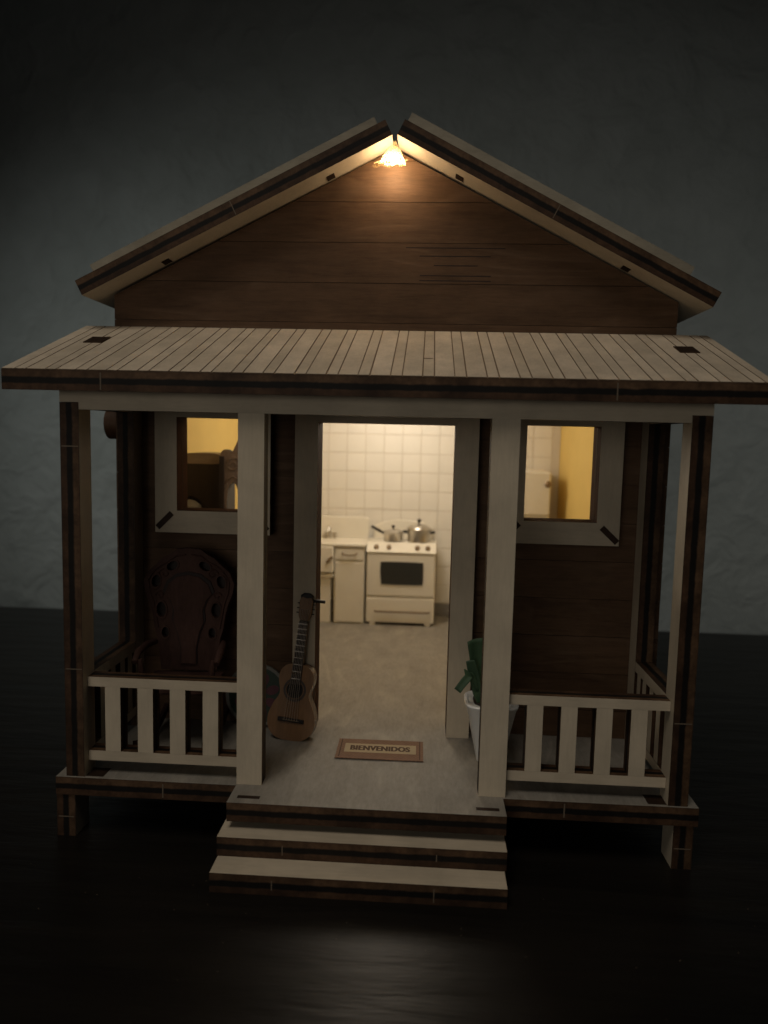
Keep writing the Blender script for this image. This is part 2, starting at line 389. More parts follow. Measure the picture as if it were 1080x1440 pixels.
# trims round door and windows: mitred boards with corner keys
def frame(name, x0, x1, z0, z1, wd, bottom=True, keys=()):
    f = bpy.data.objects.new(name, None); COL.objects.link(f); f.parent = H; f.empty_display_size = .01
    O = [(x0-wd, z0-(wd if bottom else 0)), (x1+wd, z0-(wd if bottom else 0)), (x1+wd, z1+wd), (x0-wd, z1+wd)]; I = [(x0, z0), (x1, z0), (x1, z1), (x0, z1)]
    for i in range(4):
        if i == 0 and not bottom: continue
        j = (i+1) % 4; g = .006
        MB().slab([O[i], O[j], I[j], I[i]], .585, XZ(-.012), 'cream' if i % 2 else 'cream_x', 'reveal').build('trim_board', f)
    for cx, cz, a in keys:
        a = math.radians(a); u = (math.cos(a), math.sin(a)); v = (-u[1], u[0]); l, h = .38, .105
        pts = [(cx+u[0]*p*l+v[0]*q*h, cz+u[1]*p*l+v[1]*q*h) for p, q in ((-1, -1), (1, -1), (1, 1), (-1, 1))]
        MB().slab(pts, .10, XZ(-.51), 'ply', 'ply').build('corner_key', f)
    return f
frame('window_frame', -7.52, -4.92, 8.04, 11.40, .80, True, ((-7.97, 7.68, 45), (-4.47, 7.68, 135)))
frame('window_frame', 4.92, 7.46, 8.04, 11.40, .80, True, ((7.92, 7.62, 137), (4.49, 7.68, 45)))
frame('door_frame', -2.42, 2.44, .006, 11.33, .82, False)
# the other walls
for x0, kf, kb in ((-9.99, 'yellow', 'stain_v'), (9.41, 'stain_v', 'yellow')):
    MB().slab(rect(.602, 19.1, .004, 15.0), T, YZ(x0), kf, 'ply', kb).build('side_wall', H)
bw = MB().slab(rect(-9.4, 9.4, .004, 14.6), .5, XZ(19.06), 'grout', 'ply', 'stain_v').build('back_wall', H)
tile0 = None
for r in range(12):
    for c in range(17):
        X = -9.05+1.125*c; Z = 14.455-1.145*(r+1)
        if Z < .7 or X + 1.1 > 9.4: continue
        if tile0 is None: tile0 = MB().box(-.535, .535, -.03, .0, -.545, .545, 'tile').build('wall_tile', bw, (X+.56, 18.56, Z+.57), bevel=.02, seg=1)
        else: copy(tile0, (X+.56+random.uniform(-.006, .006), 18.56+random.uniform(0, .008), Z+.57))
MB().box(-9.38, 9.38, 18.40, 18.558, .004, .72, 'skirt').build('baseboard', bw)
MB().slab(rect(-9.38, 9.38, .62, 18.5), .3, XY(14.2), 'ceil').build('added_ceiling', H)  # unseen, added to keep the room's light from leaking upward
MB().tube([(-10.0, 2.3, 11.15), (-11.2, 2.3, 11.15)], .62, 'stain_v', 20).build('round_vent', H, smooth=True)
# porch posts and beam
MB().slab(rect(-4.17, -3.38, .004, 11.468), .56, XZ(-4.44), 'cream', 'ply').build('porch_post', H)
MB().slab(rect(3.32, 4.14, .004, 11.468), .56, XZ(-4.44), 'cream', 'ply').build('porch_post', H)
MB().slab([(-9.02, 11.47), (9.0, 11.47), (9.0, 11.69), (9.6, 11.69), (9.6, 12.16), (-9.6, 12.16), (-9.6, 11.69), (-9.02, 11.69)], .585, XZ(-4.412), 'cream_x', 'ply').build('porch_beam', H)
# front railings
for xs, a, b in (((-8.45, -7.40, -6.38, -5.32), -9.0, -4.17), ((4.73, 5.77, 6.82, 7.86), 4.145, 9.0)):
    r = bpy.data.objects.new('railing', None); COL.objects.link(r); r.parent = H; r.empty_display_size = .01
    MB().slab(rect(a, b, 2.84, 3.15), .56, XZ(-4.16), 'cream_x', 'ply').build('top_rail', r)
    MB().slab(rect(a, b, .43, .75), .56, XZ(-4.16), 'cream_x', 'ply').build('bottom_rail', r)
    for x in xs:
        wv = random.uniform(-.01, .01)
        MB().slab(rect(x+wv, x+.49+wv, .7502, 2.8398), .55, XZ(-4.165), 'cream', 'ply').build('baluster', r)
# side frames
for sx in (-1, 1):
    r = bpy.data.objects.new('side_frame', None); COL.objects.link(r); r.parent = H; r.empty_display_size = .01
    x0 = -9.6 if sx < 0 else 9.01
    fp = MB().slab(rect(-5.0, -4.22, .004, 11.68), .59, YZ(x0), 'cream', 'ply').build('corner_post', r)
    tz = (10.35, 3.45) if sx < 0 else (2.55, 6.9)
    tabs(fp, [(x0+.04, x0+.56, -5.008, -4.9, tz[0], tz[0]+.035), (x0+.04, x0+.56, -5.008, -4.9, tz[1], tz[1]+.03)][:(2 if sx < 0 else 1)])
    MB().slab(rect(-.80, -.004, .004, 13.2), .59, YZ(x0), 'cream', 'ply').build('rear_post', r)
    MB().slab([(-4.21, 11.52), (-.81, 11.52), (-.81, 13.4), (-4.21, 12.15)], .58, YZ(x0+.005), 'cream', 'ply').build('top_plate', r)
    MB().slab(rect(-4.21, -.81, 2.84, 3.19), .58, YZ(x0+.005), 'cream', 'ply').build('top_rail', r)
    MB().slab(rect(-4.21, -.81, .43, .75), .58, YZ(x0+.005), 'cream', 'ply').build('bottom_rail', r)
    for y in (-3.55, -2.75, -1.95, -1.3):
        MB().slab(rect(y-.2, y+.2, .7502, 2.8398), .56, YZ(x0+.015), 'cream', 'ply').build('baluster', r)
# porch roof with its boards
pr_dir = Vector((0, -5.55, -2.015)).normalized(); pl = math.hypot(5.55, 2.015)
PRM = mx((0, -.005, 14.60), (1, 0, 0), -pr_dir)   # b runs up-slope: 0 at the wall, negative down
prb = MB(); V = {}
for i, x in enumerate((-11.05, 11.05)):
    for j, (y, z) in enumerate(((-5.555, 11.995), (-5.555, 12.585), (-.005, 14.60), (-.005, 14.0))): V[i, j] = prb.bm.verts.new((x, y, z))
prb.face([V[0, 0], V[1, 0], V[1, 1], V[0, 1]], 'ply', [(0, 0), (22, 0), (22, 1), (0, 1)])
prb.face([V[0, 1], V[1, 1], V[1, 2], V[0, 2]], 'gap'); prb.face([V[0, 0], V[0, 3], V[1, 3], V[1, 0]], 'stain_v'); prb.face([V[0, 2], V[1, 2], V[1, 3], V[0, 3]], 'dark')
for i in (0, 1): prb.face([V[i, 0], V[i, 1], V[i, 2], V[i, 3]][::(1 if i else -1)], 'ply', [(0, 0), (0, 1), (6, 1), (6, 0)][::(1 if i else -1)])
pr = prb.build('porch_roof', H)
g = []
k = -14
while True:
    a = -2.98+.915*k
    if a > 11.2: break
    g += [a-.335, a]; k += 1
g = sorted([x for x in g if -11.0 < x < 11.0]); g = [-11.05]+g+[11.05]
holes = ((-10.02, -9.40), (9.36, 9.98))
boards = {}
for a, b in zip(g, g[1:]):
    key = round(b-a, 2)
    hw = (b-a)/2-.018
    if key in boards: ob = copy(boards[key], PRM @ Vector(((a+b)/2, 0, 0)))
    else:
        ob = MB().slab([(-hw, -pl), (hw, -pl), (hw, 0), (-hw, 0)], .03, mx((0, 0, 0), (1, 0, 0), -pr_dir), 'cream_y', 'gap').build('roof_board', pr, PRM @ Vector(((a+b)/2, 0, 0)))
        boards[key] = ob
    ob.rotation_euler.z = random.uniform(-.0012, .0012)
for a, b in holes:
    MB().slab(rect(a, b, -2.62, -1.82), .3, PRM @ Matrix.Translation((0, 0, -.24)), 'dark', 'ply').build('tenon', pr)
MB().slab([(1.40+math.cos(q)*.16, -3.9+math.sin(q)*.05) for q in [i*math.pi/5 for i in range(10)]], .004, PRM @ Matrix.Translation((0, 0, .0305)), 'gap', 'gap').build('scuff_mark', pr)
for x in (-8.1, 6.7):
    MB().slab(rect(x, x+.04, 0, .5), .02, mx((0, -5.543, 12.03), (1, 0, 0), (0, 0, 1)), 'tab', 'tab').build('cut_tab', pr)
# main roof
for sx in (-1, 1):
    top = Vector((-.012, 0, 20.862)) if sx < 0 else Vector((.155, 0, 20.88)); eave = Vector((-10.68, 0, 15.52)) if sx < 0 else Vector((10.78, 0, 15.405))
    d = (eave-top); L = d.length; d.normalize(); up = Vector((-d.z*sx, 0, d.x*sx)) if sx > 0 else Vector((d.z, 0, -d.x))
    if up.z < 0: up = -up
    # a = Y, b chosen so that c = up
    A = Vector((0, 1, 0)); B = up.cross(A)
    base = mx(top, A, B); sg = 1 if B.dot(d) > 0 else -1
    rp = MB().slab([(-1.1, 0), (20.3, 0), (20.3, sg*L), (-1.1, sg*L)][::sg], .545, base, 'cream_x', 'ply', 'cream').build('roof_panel', H)
    q0, q1 = (.19, 11.50) if sx < 0 else (-.1, 10.95)
    MB().slab([(-.15, sg*q0), (20.6, sg*q0), (20.6, sg*q1), (-.15, sg*q1)][::sg], .62, base @ Matrix.Translation((0, 0, .547)), 'coverw', 'coverw').build('roof_cover', rp)
    for s in (2.25, 8.75):
        MB().slab([(-.46, sg*s), (-.02, sg*s), (-.02, sg*(s+.30)), (-.46, sg*(s+.30))][::sg], .06, base @ Matrix.Translation((0, 0, -.012)), 'dark', 'dark').build('tab_slot', rp)
    s = L*.49
    MB().slab([(-1.108, sg*s), (-1.0, sg*s), (-1.0, sg*(s+.03)), (-1.108, sg*(s+.03))][::sg], .5, base @ Matrix.Translation((0, 0, .02)), 'tab', 'tab').build('cut_tab', rp)

# ------------------------------------------------------------------ gable lamp
G = empty('gable_lamp', (0, -.6, 20.0+ZT), 'glowing bulb wrapped in crumpled clear plastic under the roof peak', 'lamp')
MB().lathe([(.02, -.12), (.08, -.09), (.11, 0), (.08, .10), (.03, .16)], (.04, -.1, .24), 'bulb', 14).build('bulb', G, smooth=True)
def crumple(name, n, rings, seed, amp):
    rnd = random.Random(seed); b = MB(); R = []
    for (cx, cz, rx, ry) in rings:
        R.append([b.bm.verts.new((cx+rx*math.cos(2*math.pi*i/n)*(1+rnd.uniform(-amp, amp)), -.1+ry*math.sin(2*math.pi*i/n)*(1+rnd.uniform(-amp, amp)), cz+rnd.uniform(-.06, .06))) for i in range(n)])
    for A, B in zip(R, R[1:]):
        for i in range(n):
            j = (i+1) % n
            if rnd.random() < .5: b.face([A[i], A[j], B[j]], 'wrap'); b.face([A[i], B[j], B[i]], 'wrap')
            else: b.face([A[i], A[j], B[i]], 'wrap'); b.face([A[j], B[j], B[i]], 'wrap')
    return b.build(name, G)
crumple('plastic_wrap', 15, [(-.06, .06, .30, .16), (-.08, .05, .54, .29), (-.03, .15, .45, .27), (.02, .30, .35, .24), (.06, .47, .21, .17), (.07, .62, .10, .1), (.07, .80, .03, .03)], 3, .16)
MB().tube([(-.62, -.25, .05), (-.45, -.36, .05), (-.2, -.40, -.02), (.1, -.38, -.01), (.3, -.33, .07), (.5, -.25, .15)], .022, 'wrap', 6).build('folded_edge', G, smooth=True)
MB().tube([(.06, -.1, .2), (.05, -.12, .5), (.10, 0, .75)], .02, 'blackpl', 6).build('wire', G)

# ------------------------------------------------------------------ porch things
# guitar
ga = empty('guitar', (-3.20, -1.50, ZT+.0), 'small wooden toy guitar leaning upright against the left side of the doorway', 'guitar', rot=(math.radians(-9.5), math.radians(4.5), math.radians(-6)))
def spl(pts, n=6):
    out = []; m_ = len(pts)
    for i in range(m_):
        p0, p1, p2, p3 = (Vector(pts[(i+k) % m_]) for k in (-1, 0, 1, 2))
        for j in range(n):
            t_ = j/n; out.append(tuple(.5*((2*p1)+(-p0+p2)*t_+(2*p0-5*p1+4*p2-p3)*t_*t_+(-p0+3*p1-3*p2+p3)*t_**3)))
    return out
half = [(0, 0.01), (.45, .05), (.78, .32), (.87, .75), (.74, 1.2), (.56, 1.55), (.54, 1.75), (.63, 2.1), (.60, 2.42), (.38, 2.66), (0, 2.72)]
body = spl(half + [(-x, z) for x, z in half[-2:0:-1]], 5)
hole = [(math.cos(i*math.pi/10)*.31, 1.80+math.sin(i*math.pi/10)*.31) for i in range(20)]
gb = MB().slab(body, .46, XZ(.5), 'gside', 'gside').build('body', ga, smooth=True)
MB().slab(body, .05, XZ(.04), 'gtop', 'gtop', holes=[hole]).build('soundboard', gb)
MB().slab([(x*1.0, z) for x, z in hole], .01, XZ(.039), 'blackpl', 'blackpl').build('soundhole', gb)
rg = [(math.cos(i*math.pi/12)*.42, 1.80+math.sin(i*math.pi/12)*.42) for i in range(24)]
MB().slab(rg, .006, XZ(-.0102), 'fret', 'fret', holes=[[(x*.8, 1.8+(z-1.8)*.8) for x, z in rg]]).build('rosette', gb)
MB().box(-.48, .48, -.075, -.011, .66, .80, 'blackpl').build('bridge', gb, bevel=.02)
MB().box(-.30, .30, -.10, -.076, .72, .75, 'tab').build('saddle', gb)
nk = MB().slab([(-.19, 2.0), (.19, 2.0), (.155, 4.28), (-.155, 4.28)], .11, XZ(.03), 'fret', 'fret').build('neck', ga, bevel=.02)
MB().slab([(-.17, 2.73), (.17, 2.73), (.15, 4.26), (-.15, 4.26)], .18, XZ(.22), 'gside', 'gside').build('neck_back', nk, bevel=.04)
z = 2.2; st_ = .26
while z < 4.25: MB().box(-.17, .17, -.090, -.0805, z, z+.018, 'string').build('fret', nk); z += st_; st_ *= .955
hd = MB().slab([(-.16, 4.29), (.16, 4.29), (.23, 4.45), (.25, 5.0), (.18, 5.14), (0, 5.10), (-.18, 5.14), (-.25, 5.0), (-.23, 4.45)], .13, XZ(.13), 'gtop', 'gside').build('headstock', ga, bevel=.02)
MB().slab([(-.2, 4.95), (.2, 4.95), (.25, 5.18), (.12, 5.28), (-.12, 5.28), (-.25, 5.18)], .11, XZ(.12), 'blackpl', 'blackpl').build('head_band', hd, bevel=.03)
MB().tube([(.1, .1, 5.0), (.36, .2, 5.03), (.60, .35, 5.02)], .06, 'blackpl', 8).build('hanging_loop', hd)
for s in (-1, 1):
    for z in (4.55, 4.72, 4.89):
        MB().tube([(s*.22, .06, z), (s*.33, .06, z)], .022, 'blackpl', 6).build('tuning_peg', hd)
for i in range(6):
    x = -.125+.05*i
    MB().tube([(x*1.9, -.10, .74), (x*1.25, -.103, 2.3), (x*.95, -.098, 4.3), (x*1.3, -.02, 4.7)], .0075, 'string', 4).build('string', ga)
# painted disc behind the guitar
pd = empty('painted_plate', (-4.62, -.40, ZT), 'round green and pink painted plate leaning on the wall behind the guitar', 'plate', rot=(math.radians(-6), 0, 0))
def circ(r, cz, n=28): return [(math.cos(2*math.pi*i/n)*r, cz+math.sin(2*math.pi*i/n)*r) for i in range(n)]
MB().slab(circ(1.18, 1.18), .10, XZ(.10), 'pgreen', 'pgrey').build('plate_body', pd, bevel=.03)
MB().slab(circ(1.17, 1.18), .02, XZ(-.001), 'pgrey', 'pgrey', holes=[circ(1.06, 1.18)]).build('plate_rim', pd)
for i in range(8):
    a = i*math.pi/4+.35; c = (math.cos(a)*.62, 1.18+math.sin(a)*.62)
    pts = [(c[0]+math.cos(a)*.26*math.cos(q)-math.sin(a)*.17*math.sin(q), c[1]+math.sin(a)*.26*math.cos(q)+math.cos(a)*.17*math.sin(q)) for q in [j*math.pi/6 for j in range(12)]]
    MB().slab(pts, .014, XZ(-.001), 'ppink', 'ppink').build('petal', pd)
MB().slab(circ(.24, 1.18, 16), .016, XZ(-.001), 'mat', 'mat').build('flower_center', pd)
# rocking chair
rc = empty('rocking_chair', (-6.85, -1.9, ZT), 'dark carved rocking chair with scalloped back on the left of the porch', 'rocking chair', rot=(0, 0, math.radians(3)))
hb = [(.0, 6.78), (.42, 6.74), (.66, 6.56), (.92, 6.42), (1.16, 6.18), (1.46, 5.92), (1.62, 5.52), (1.55, 5.12), (1.40, 4.74), (1.30, 4.34), (1.24, 3.9), (1.12, 3.5), (1.06, 2.95), (1.0, 2.35)]
outl = hb+[(-x, z) for x, z in hb[::-1][:-1]]
def oval(cx, cz, rx, rz, a=0, n=14):
    return [(cx+math.cos(a)*rx*math.cos(q)-math.sin(a)*rz*math.sin(q), cz+math.sin(a)*rx*math.cos(q)+math.cos(a)*rz*math.sin(q)) for q in [2*math.pi*j/n for j in range(n)]]
ovs = []
for s in (-1, 1):
    ovs += [oval(s*.58, 6.14, .22, .15, -s*.6), oval(s*1.16, 5.58, .15, .23, s*.25), oval(s*.98, 4.55, .17, .28, 0), oval(s*.84, 3.72, .13, .20, 0)]
bk = MB().slab(outl[::-1], .22, XZ(.9), 'chairw', 'chairw', holes=ovs).build('backrest', rc, bevel=.03)
for ov in ovs:
    cx = sum(p[0] for p in ov)/len(ov); cz = sum(p[1] for p in ov)/len(ov)
    big = [(cx+(x-cx)*1.28, cz+(z-cz)*1.28) for x, z in ov]
    MB().slab(big, .04, XZ(.681), 'chairw', 'chairw', holes=[ov]).build('carved_ring', bk)
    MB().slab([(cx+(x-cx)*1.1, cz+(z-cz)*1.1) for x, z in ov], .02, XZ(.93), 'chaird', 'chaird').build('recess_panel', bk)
for s in (-1, 1):
    MB().tube([(s*x, .66, z) for x, z in ((.10, 6.55), (.45, 6.50), (.70, 6.30), (.98, 6.16), (1.24, 5.94), (1.44, 5.62), (1.40, 5.2), (1.26, 4.8), (1.18, 4.35), (1.1, 3.9))], .035, 'chairw', 6).build('carved_edge', bk, smooth=True)
    MB().tube([(s*(.86+.20*math.cos(q)*(1-q/9)), .66, 5.86+.20*math.sin(q)*(1-q/9)) for q in [i*.5 for i in range(14)]], .028, 'chairw', 6).build('carved_scroll', bk, smooth=True)
    MB().tube([(s*(1.02+.16*math.cos(q)*(1-q/9)), .66, 5.08+.16*math.sin(q)*(1-q/9)) for q in [i*.5 for i in range(14)]], .026, 'chairw', 6).build('carved_scroll', bk, smooth=True)
ih = [(0, 5.95), (.45, 5.86), (.78, 5.6), (.93, 5.22), (.70, 5.0), (.56, 4.6), (.60, 4.2), (.42, 3.75), (.30, 3.2), (.30, 2.6)]
iol = ih+[(-x, z) for x, z in ih[::-1][:-1]]
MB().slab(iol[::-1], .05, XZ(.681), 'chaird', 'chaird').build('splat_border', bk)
MB().slab([(x*.91, 2.62+(z-2.62)*.965) for x, z in iol[::-1]], .085, XZ(.681), 'chairw', 'chairw').build('splat', bk, bevel=.02)
MB().box(-1.25, 1.25, -1.15, .85, 2.05, 2.27, 'chairw').build('seat', rc, bevel=.06)
for s in (-1, 1):
    MB().tube([(s*1.22, .75, 3.35), (s*1.34, .1, 3.42), (s*1.40, -.6, 3.36), (s*1.38, -1.05, 3.12)], [.10, .12, .13, .10], 'chairw', 10).build('armrest', rc, smooth=True)
    MB().tube([(s*1.25, -.9, 3.2), (s*1.18, -.92, 2.7), (s*1.2, -.95, 2.2)], [.09, .12, .10], 'chairw', 8).build('arm_post', rc, smooth=True)
    for y in (-.95, .65): MB().tube([(s*1.12, y, 2.1), (s*1.2, y, 1.2), (s*1.14, y, .32)], [.11, .14, .10], 'chairw', 8).build('leg', rc, smooth=True)
    arc = [(-1.75+.35*i, .10+.34*((-1.75+.35*i)/1.75)**2) for i in range(11)]
    MB().slab([(y, z) for y, z in arc]+[(y, z+.24) for y, z in arc[::-1]], .16, YZ(s*1.14-.08), 'chairw', 'chairw').build('rocker', rc)
# potted plant
pp = empty('potted_plant', (3.86, -2.25, ZT), 'green paper plant in a white tapered pot behind the right porch post', 'potted plant')
MB().lathe([(.40, .0), (.44, .03), (.83, 1.90), (.89, 2.0), (.90, 2.06), (.87, 2.10), (.80, 2.10), (.74, 2.05), (.1, 2.04)], (0, 0, 0), 'pot', 48, 4).build('pot', pp, smooth=True)
MB().lathe([(.62, 2.045), (.4, 2.075), (.1, 2.085)], (0, 0, 0), 'soil', 20, 4).build('soil', pp)
def leaf(pts, wid, twist=0.0, cup=.16, nrm=(0, -1, 0)):
    b = MB(); n = 4*(len(pts)-1); P0 = [Vector(p) for p in pts]; rows_ = []
    def at(arr, t):
        i = min(int(t), len(arr)-2); f = t-i; f = f*f*(3-2*f) if not isinstance(arr[0], Vector) else f
        if isinstance(arr[0], Vector):
            p = [arr[max(0, min(len(arr)-1, i+k))] for k in (-1, 0, 1, 2)]
            return .5*((2*p[1])+(p[2]-p[0])*f+(2*p[0]-5*p[1]+4*p[2]-p[3])*f*f+(3*p[1]-p[0]-3*p[2]+p[3])*f**3)
        return arr[i]*(1-f)+arr[i+1]*f
    C = [at(P0, k/4) for k in range(n+1)]
    for k in range(n+1):
        d = (C[min(k+1, n)]-C[max(k-1, 0)]).normalized(); q = Matrix.Rotation(twist*k/n, 3, d)
        side = q @ d.cross(Vector(nrm)).normalized(); nn = side.cross(d); w_ = at(wid, k/4)
        rows_.append([b.bm.verts.new(C[k]+side*w_*u+nn*(abs(u)*2)**2*w_*cup) for u in (-.5, -.28, 0, .28, .5)])
    for A, B in zip(rows_, rows_[1:]):
        for i in range(4): b.face([A[i], A[i+1], B[i+1], B[i]], 'leaf')
    o = b.build('leaf', pp, smooth=True); s_ = o.modifiers.new('paper', 'SOLIDIFY'); s_.thickness = .018*U
leaf([(-.30, -.1, 1.9), (-.44, -.15, 2.7), (-.52, -.2, 3.5), (-.64, -.32, 4.26)], [.30, .46, .56, .60], .25)
leaf([(-.30, -.2, 1.9), (-.48, -.38, 2.5), (-.66, -.5, 3.2), (-.78, -.55, 3.60)], [.22, .36, .36, .30], -.2)
leaf([(-.50, -.40, 2.5), (-.70, -.55, 3.08), (-.88, -.66, 3.0), (-1.18, -.75, 2.60)], [.10, .18, .27, .25], .3)
leaf([(-.78, -.60, 2.95), (-.86, -.64, 3.15), (-.97, -.66, 3.32)], [.26, .18, .05], 0)
leaf([(.0, .1, 1.9), (.05, .2, 3.0), (-.05, .1, 4.4)], [.36, .56, .48], .4)
leaf([(.30, .0, 1.9), (.40, .0, 2.9), (.42, -.1, 3.7)], [.28, .34, .2], -.4)
leaf([(.1, -.3, 1.9), (.05, -.5, 2.6), (.1, -.7, 3.3)], [.26, .42, .3], .3)
leaf([(-.15, .3, 1.9), (-.30, .4, 2.9), (-.36, .5, 3.9)], [.3, .48, .4], -.3)
# welcome mat
wm = empty('welcome_mat', (.12, -1.97, ZT+.004), 'small brown paper welcome mat reading BIENVENIDOS before the open doorway', 'doormat', rot=(0, 0, math.radians(.6)))
def curled(x0, x1, y0, y1, z, th, kf, name, n=14):
    b = MB(); V = []
    for i in range(n+1):
        x = x0+(x1-x0)*i/n; row = []
        for j in range(5):
            y = y0+(y1-y0)*j/4; lift = .07*max(0, (-.45-y))**1.5*(1-.35*(x/1.5)) + .006
            row.append((x, y, z+lift))
        V.append(row)
    lo = [[b.bm.verts.new(p) for p in r] for r in V]; hi = [[b.bm.verts.new((p[0], p[1], p[2]+th)) for p in r] for r in V]
    for i in range(n):
        for j in range(4):
            b.face([hi[i][j], hi[i+1][j], hi[i+1][j+1], hi[i][j+1]], kf); b.face([lo[i][j], lo[i][j+1], lo[i+1][j+1], lo[i+1][j]], kf)
    for i in range(n):
        b.face([lo[i][0], lo[i+1][0], hi[i+1][0], hi[i][0]], kf); b.face([lo[i][4], hi[i][4], hi[i+1][4], lo[i+1][4]], kf)
    for j in range(4):
        b.face([lo[0][j], hi[0][j], hi[0][j+1], lo[0][j+1]], kf); b.face([lo[n][j], lo[n][j+1], hi[n][j+1], hi[n][j]], kf)
    return b.build(name, wm)
curled(-1.50, 1.50, -.84, .82, 0, .02, 'mat', 'mat_sheet')
for x in (-1.38, 1.38): curled(x-.018, x+.018, -.72, .80, .021, .003, 'ink', 'border_line', 2)
curled(-1.24, 1.25, -.30, .42, .021, .004, 'matc', 'lettering_panel')
cu = bpy.data.curves.new('lettering', 'FONT'); cu.body = 'BIENVENIDOS'; cu.align_x = 'CENTER'; cu.align_y = 'CENTER'; cu.size = 1; cu.space_character = 1.08; cu.offset = .022
tmp = bpy.data.objects.new('tmp', cu); COL.objects.link(tmp); dg = bpy.context.evaluated_depsgraph_get()
me = bpy.data.meshes.new_from_object(tmp.evaluated_get(dg)); bpy.data.objects.remove(tmp)
xs = [v.co.x for v in me.vertices]; ys = [v.co.y for v in me.vertices]; kx = 2.06/(max(xs)-min(xs)); ky = .40/(max(ys)-min(ys))
for v in me.vertices: v.co = Vector(((v.co.x-(max(xs)+min(xs))/2)*kx*U, ((v.co.y-(max(ys)+min(ys))/2)*ky+.06)*U, .034*U))
bm = bmesh.new(); bm.from_mesh(me); src = bm.faces[:]
for q in (1, 2):
    g_ = bmesh.ops.duplicate(bm, geom=src)['geom']
    bmesh.ops.translate(bm, vec=(.016*U*(1 if q == 1 else -1), 0, .0006*U*q), verts=[v for v in g_ if isinstance(v, bmesh.types.BMVert)])
bm.to_mesh(me); bm.free()
me.materials.append(M['ink']); lt = bpy.data.objects.new('lettering', me); COL.objects.link(lt); lt.parent = wm

# ------------------------------------------------------------------ kitchen
sv = empty('stove', (.13, 15.5, ZT), 'cream enamel kitchen stove with black oven window seen through the doorway', 'stove')
MB().box(-1.97, 1.97, .10, 2.7, .16, 4.28, 'enamel').build('body', sv, bevel=.06)
dr = MB().box(-1.97, 1.97, -.02, .098, .16, 1.60, 'enamel').build('drawer', sv, bevel=.06)
MB().tube([(-1.45, -.02, .82), (-1.38, -.16, .82), (1.62, -.16, .82), (1.70, -.02, .82)], .055, 'handle', 8).build('handle', dr)
dd = MB().box(-1.97, 1.97, -.03, .098, 1.72, 4.14, 'enamel').build('oven_door', sv, bevel=.06)
pts = spl([(-1.12, 2.50), (-1.05, 2.42), (0, 2.40), (1.15, 2.42), (1.28, 2.52), (1.30, 3.1), (1.28, 3.62), (1.18, 3.72), (0, 3.74), (-1.08, 3.72), (-1.16, 3.62), (-1.18, 3.1)], 4)
MB().slab(pts, .05, XZ(-.031), 'glassblk', 'glassblk').build('oven_window', dd)
MB().slab([(-.10, 4.30), (.75, 4.74), (2.55, 4.74), (2.55, 4.281), (-.10, 4.281)][::-1], 4.0, YZ(-2.0), 'enamel', 'enamel').build('cooktop', sv, bevel=.05)
MB().slab([(-1.75, 4.74), (1.75, 4.74), (1.75, 5.45), (1.2, 5.75), (.5, 5.88), (-.5, 5.88), (-1.2, 5.75), (-1.75, 5.45)], .3, XZ(2.86), 'enamel', 'enamel').build('back_guard', sv, bevel=.05)
for x in (-1.45, -.72, .92, 1.52):
    nrm = Vector((0, -.46, .89)); c = Vector((x, .22, 4.50))
    bb = MB(); bb.loft([bb.ring(c-nrm*.02, nrm, .15, 14), bb.ring(c+nrm*.13, nrm, .13, 14), bb.ring(c+nrm*.15, nrm, .07, 14)], 'handle'); bb.build('knob', sv, smooth=True)
for x in (-1.6, 1.6):
    for y in (.15, 2.4): MB().box(x-.15, x+.15, y-.15, y+.15, .004, .16, 'enamel').build('foot', sv)
sp = empty('saucepan', (-.42, 16.95, 4.745+ZT), 'small steel saucepan with a black handle on the left of the stove', 'saucepan')
MB().lathe([(.50, 0), (.56, .04), (.58, .52), (.61, .56), (.55, .56), (.5, .08), (.05, .06)], (0, 0, 0), 'chrome', 28).build('pan_body', sp, smooth=True)
ld = MB().lathe([(.58, .57), (.42, .66), (.12, .72), (.02, .73)], (0, 0, 0), 'chrome', 24).build('lid', sp, smooth=True)
MB().lathe([(.05, .73), (.05, .80), (.11, .84), (.10, .92), (.03, .94)], (0, 0, 0), 'blackpl', 12).build('lid_knob', ld, smooth=True)
MB().tube([(-.55, -.05, .45), (-.85, -.12, .62), (-1.28, -.2, .86)], [.06, .09, .08], 'blackpl', 8).build('handle', sp, smooth=True)
po = empty('cooking_pot', (1.10, 16.95, 4.745+ZT), 'wide steel cooking pot with domed lid and black knob on the stove', 'pot')
MB().lathe([(.62, 0), (.68, .05), (.70, .72), (.73, .76), (.66, .76), (.6, .1), (.05, .08)], (0, 0, 0), 'chrome', 32).build('pot_body', po, smooth=True)
ld = MB().lathe([(.72, .765), (.69, .84), (.45, 1.0), (.12, 1.07), (.02, 1.08)], (0, 0, 0), 'chrome', 28).build('lid', po, smooth=True)
MB().lathe([(.05, 1.07), (.05, 1.15), (.12, 1.2), (.11, 1.32), (.03, 1.36)], (0, 0, 0), 'blackpl', 12).build('lid_knob', ld, smooth=True)
for s in (-1, 1): MB().tube([(s*.68, -.22, .55), (s*.92, -.2, .58), (s*.92, .2, .58), (s*.68, .22, .55)], .055, 'blackpl', 8).build('handle', po, smooth=True)
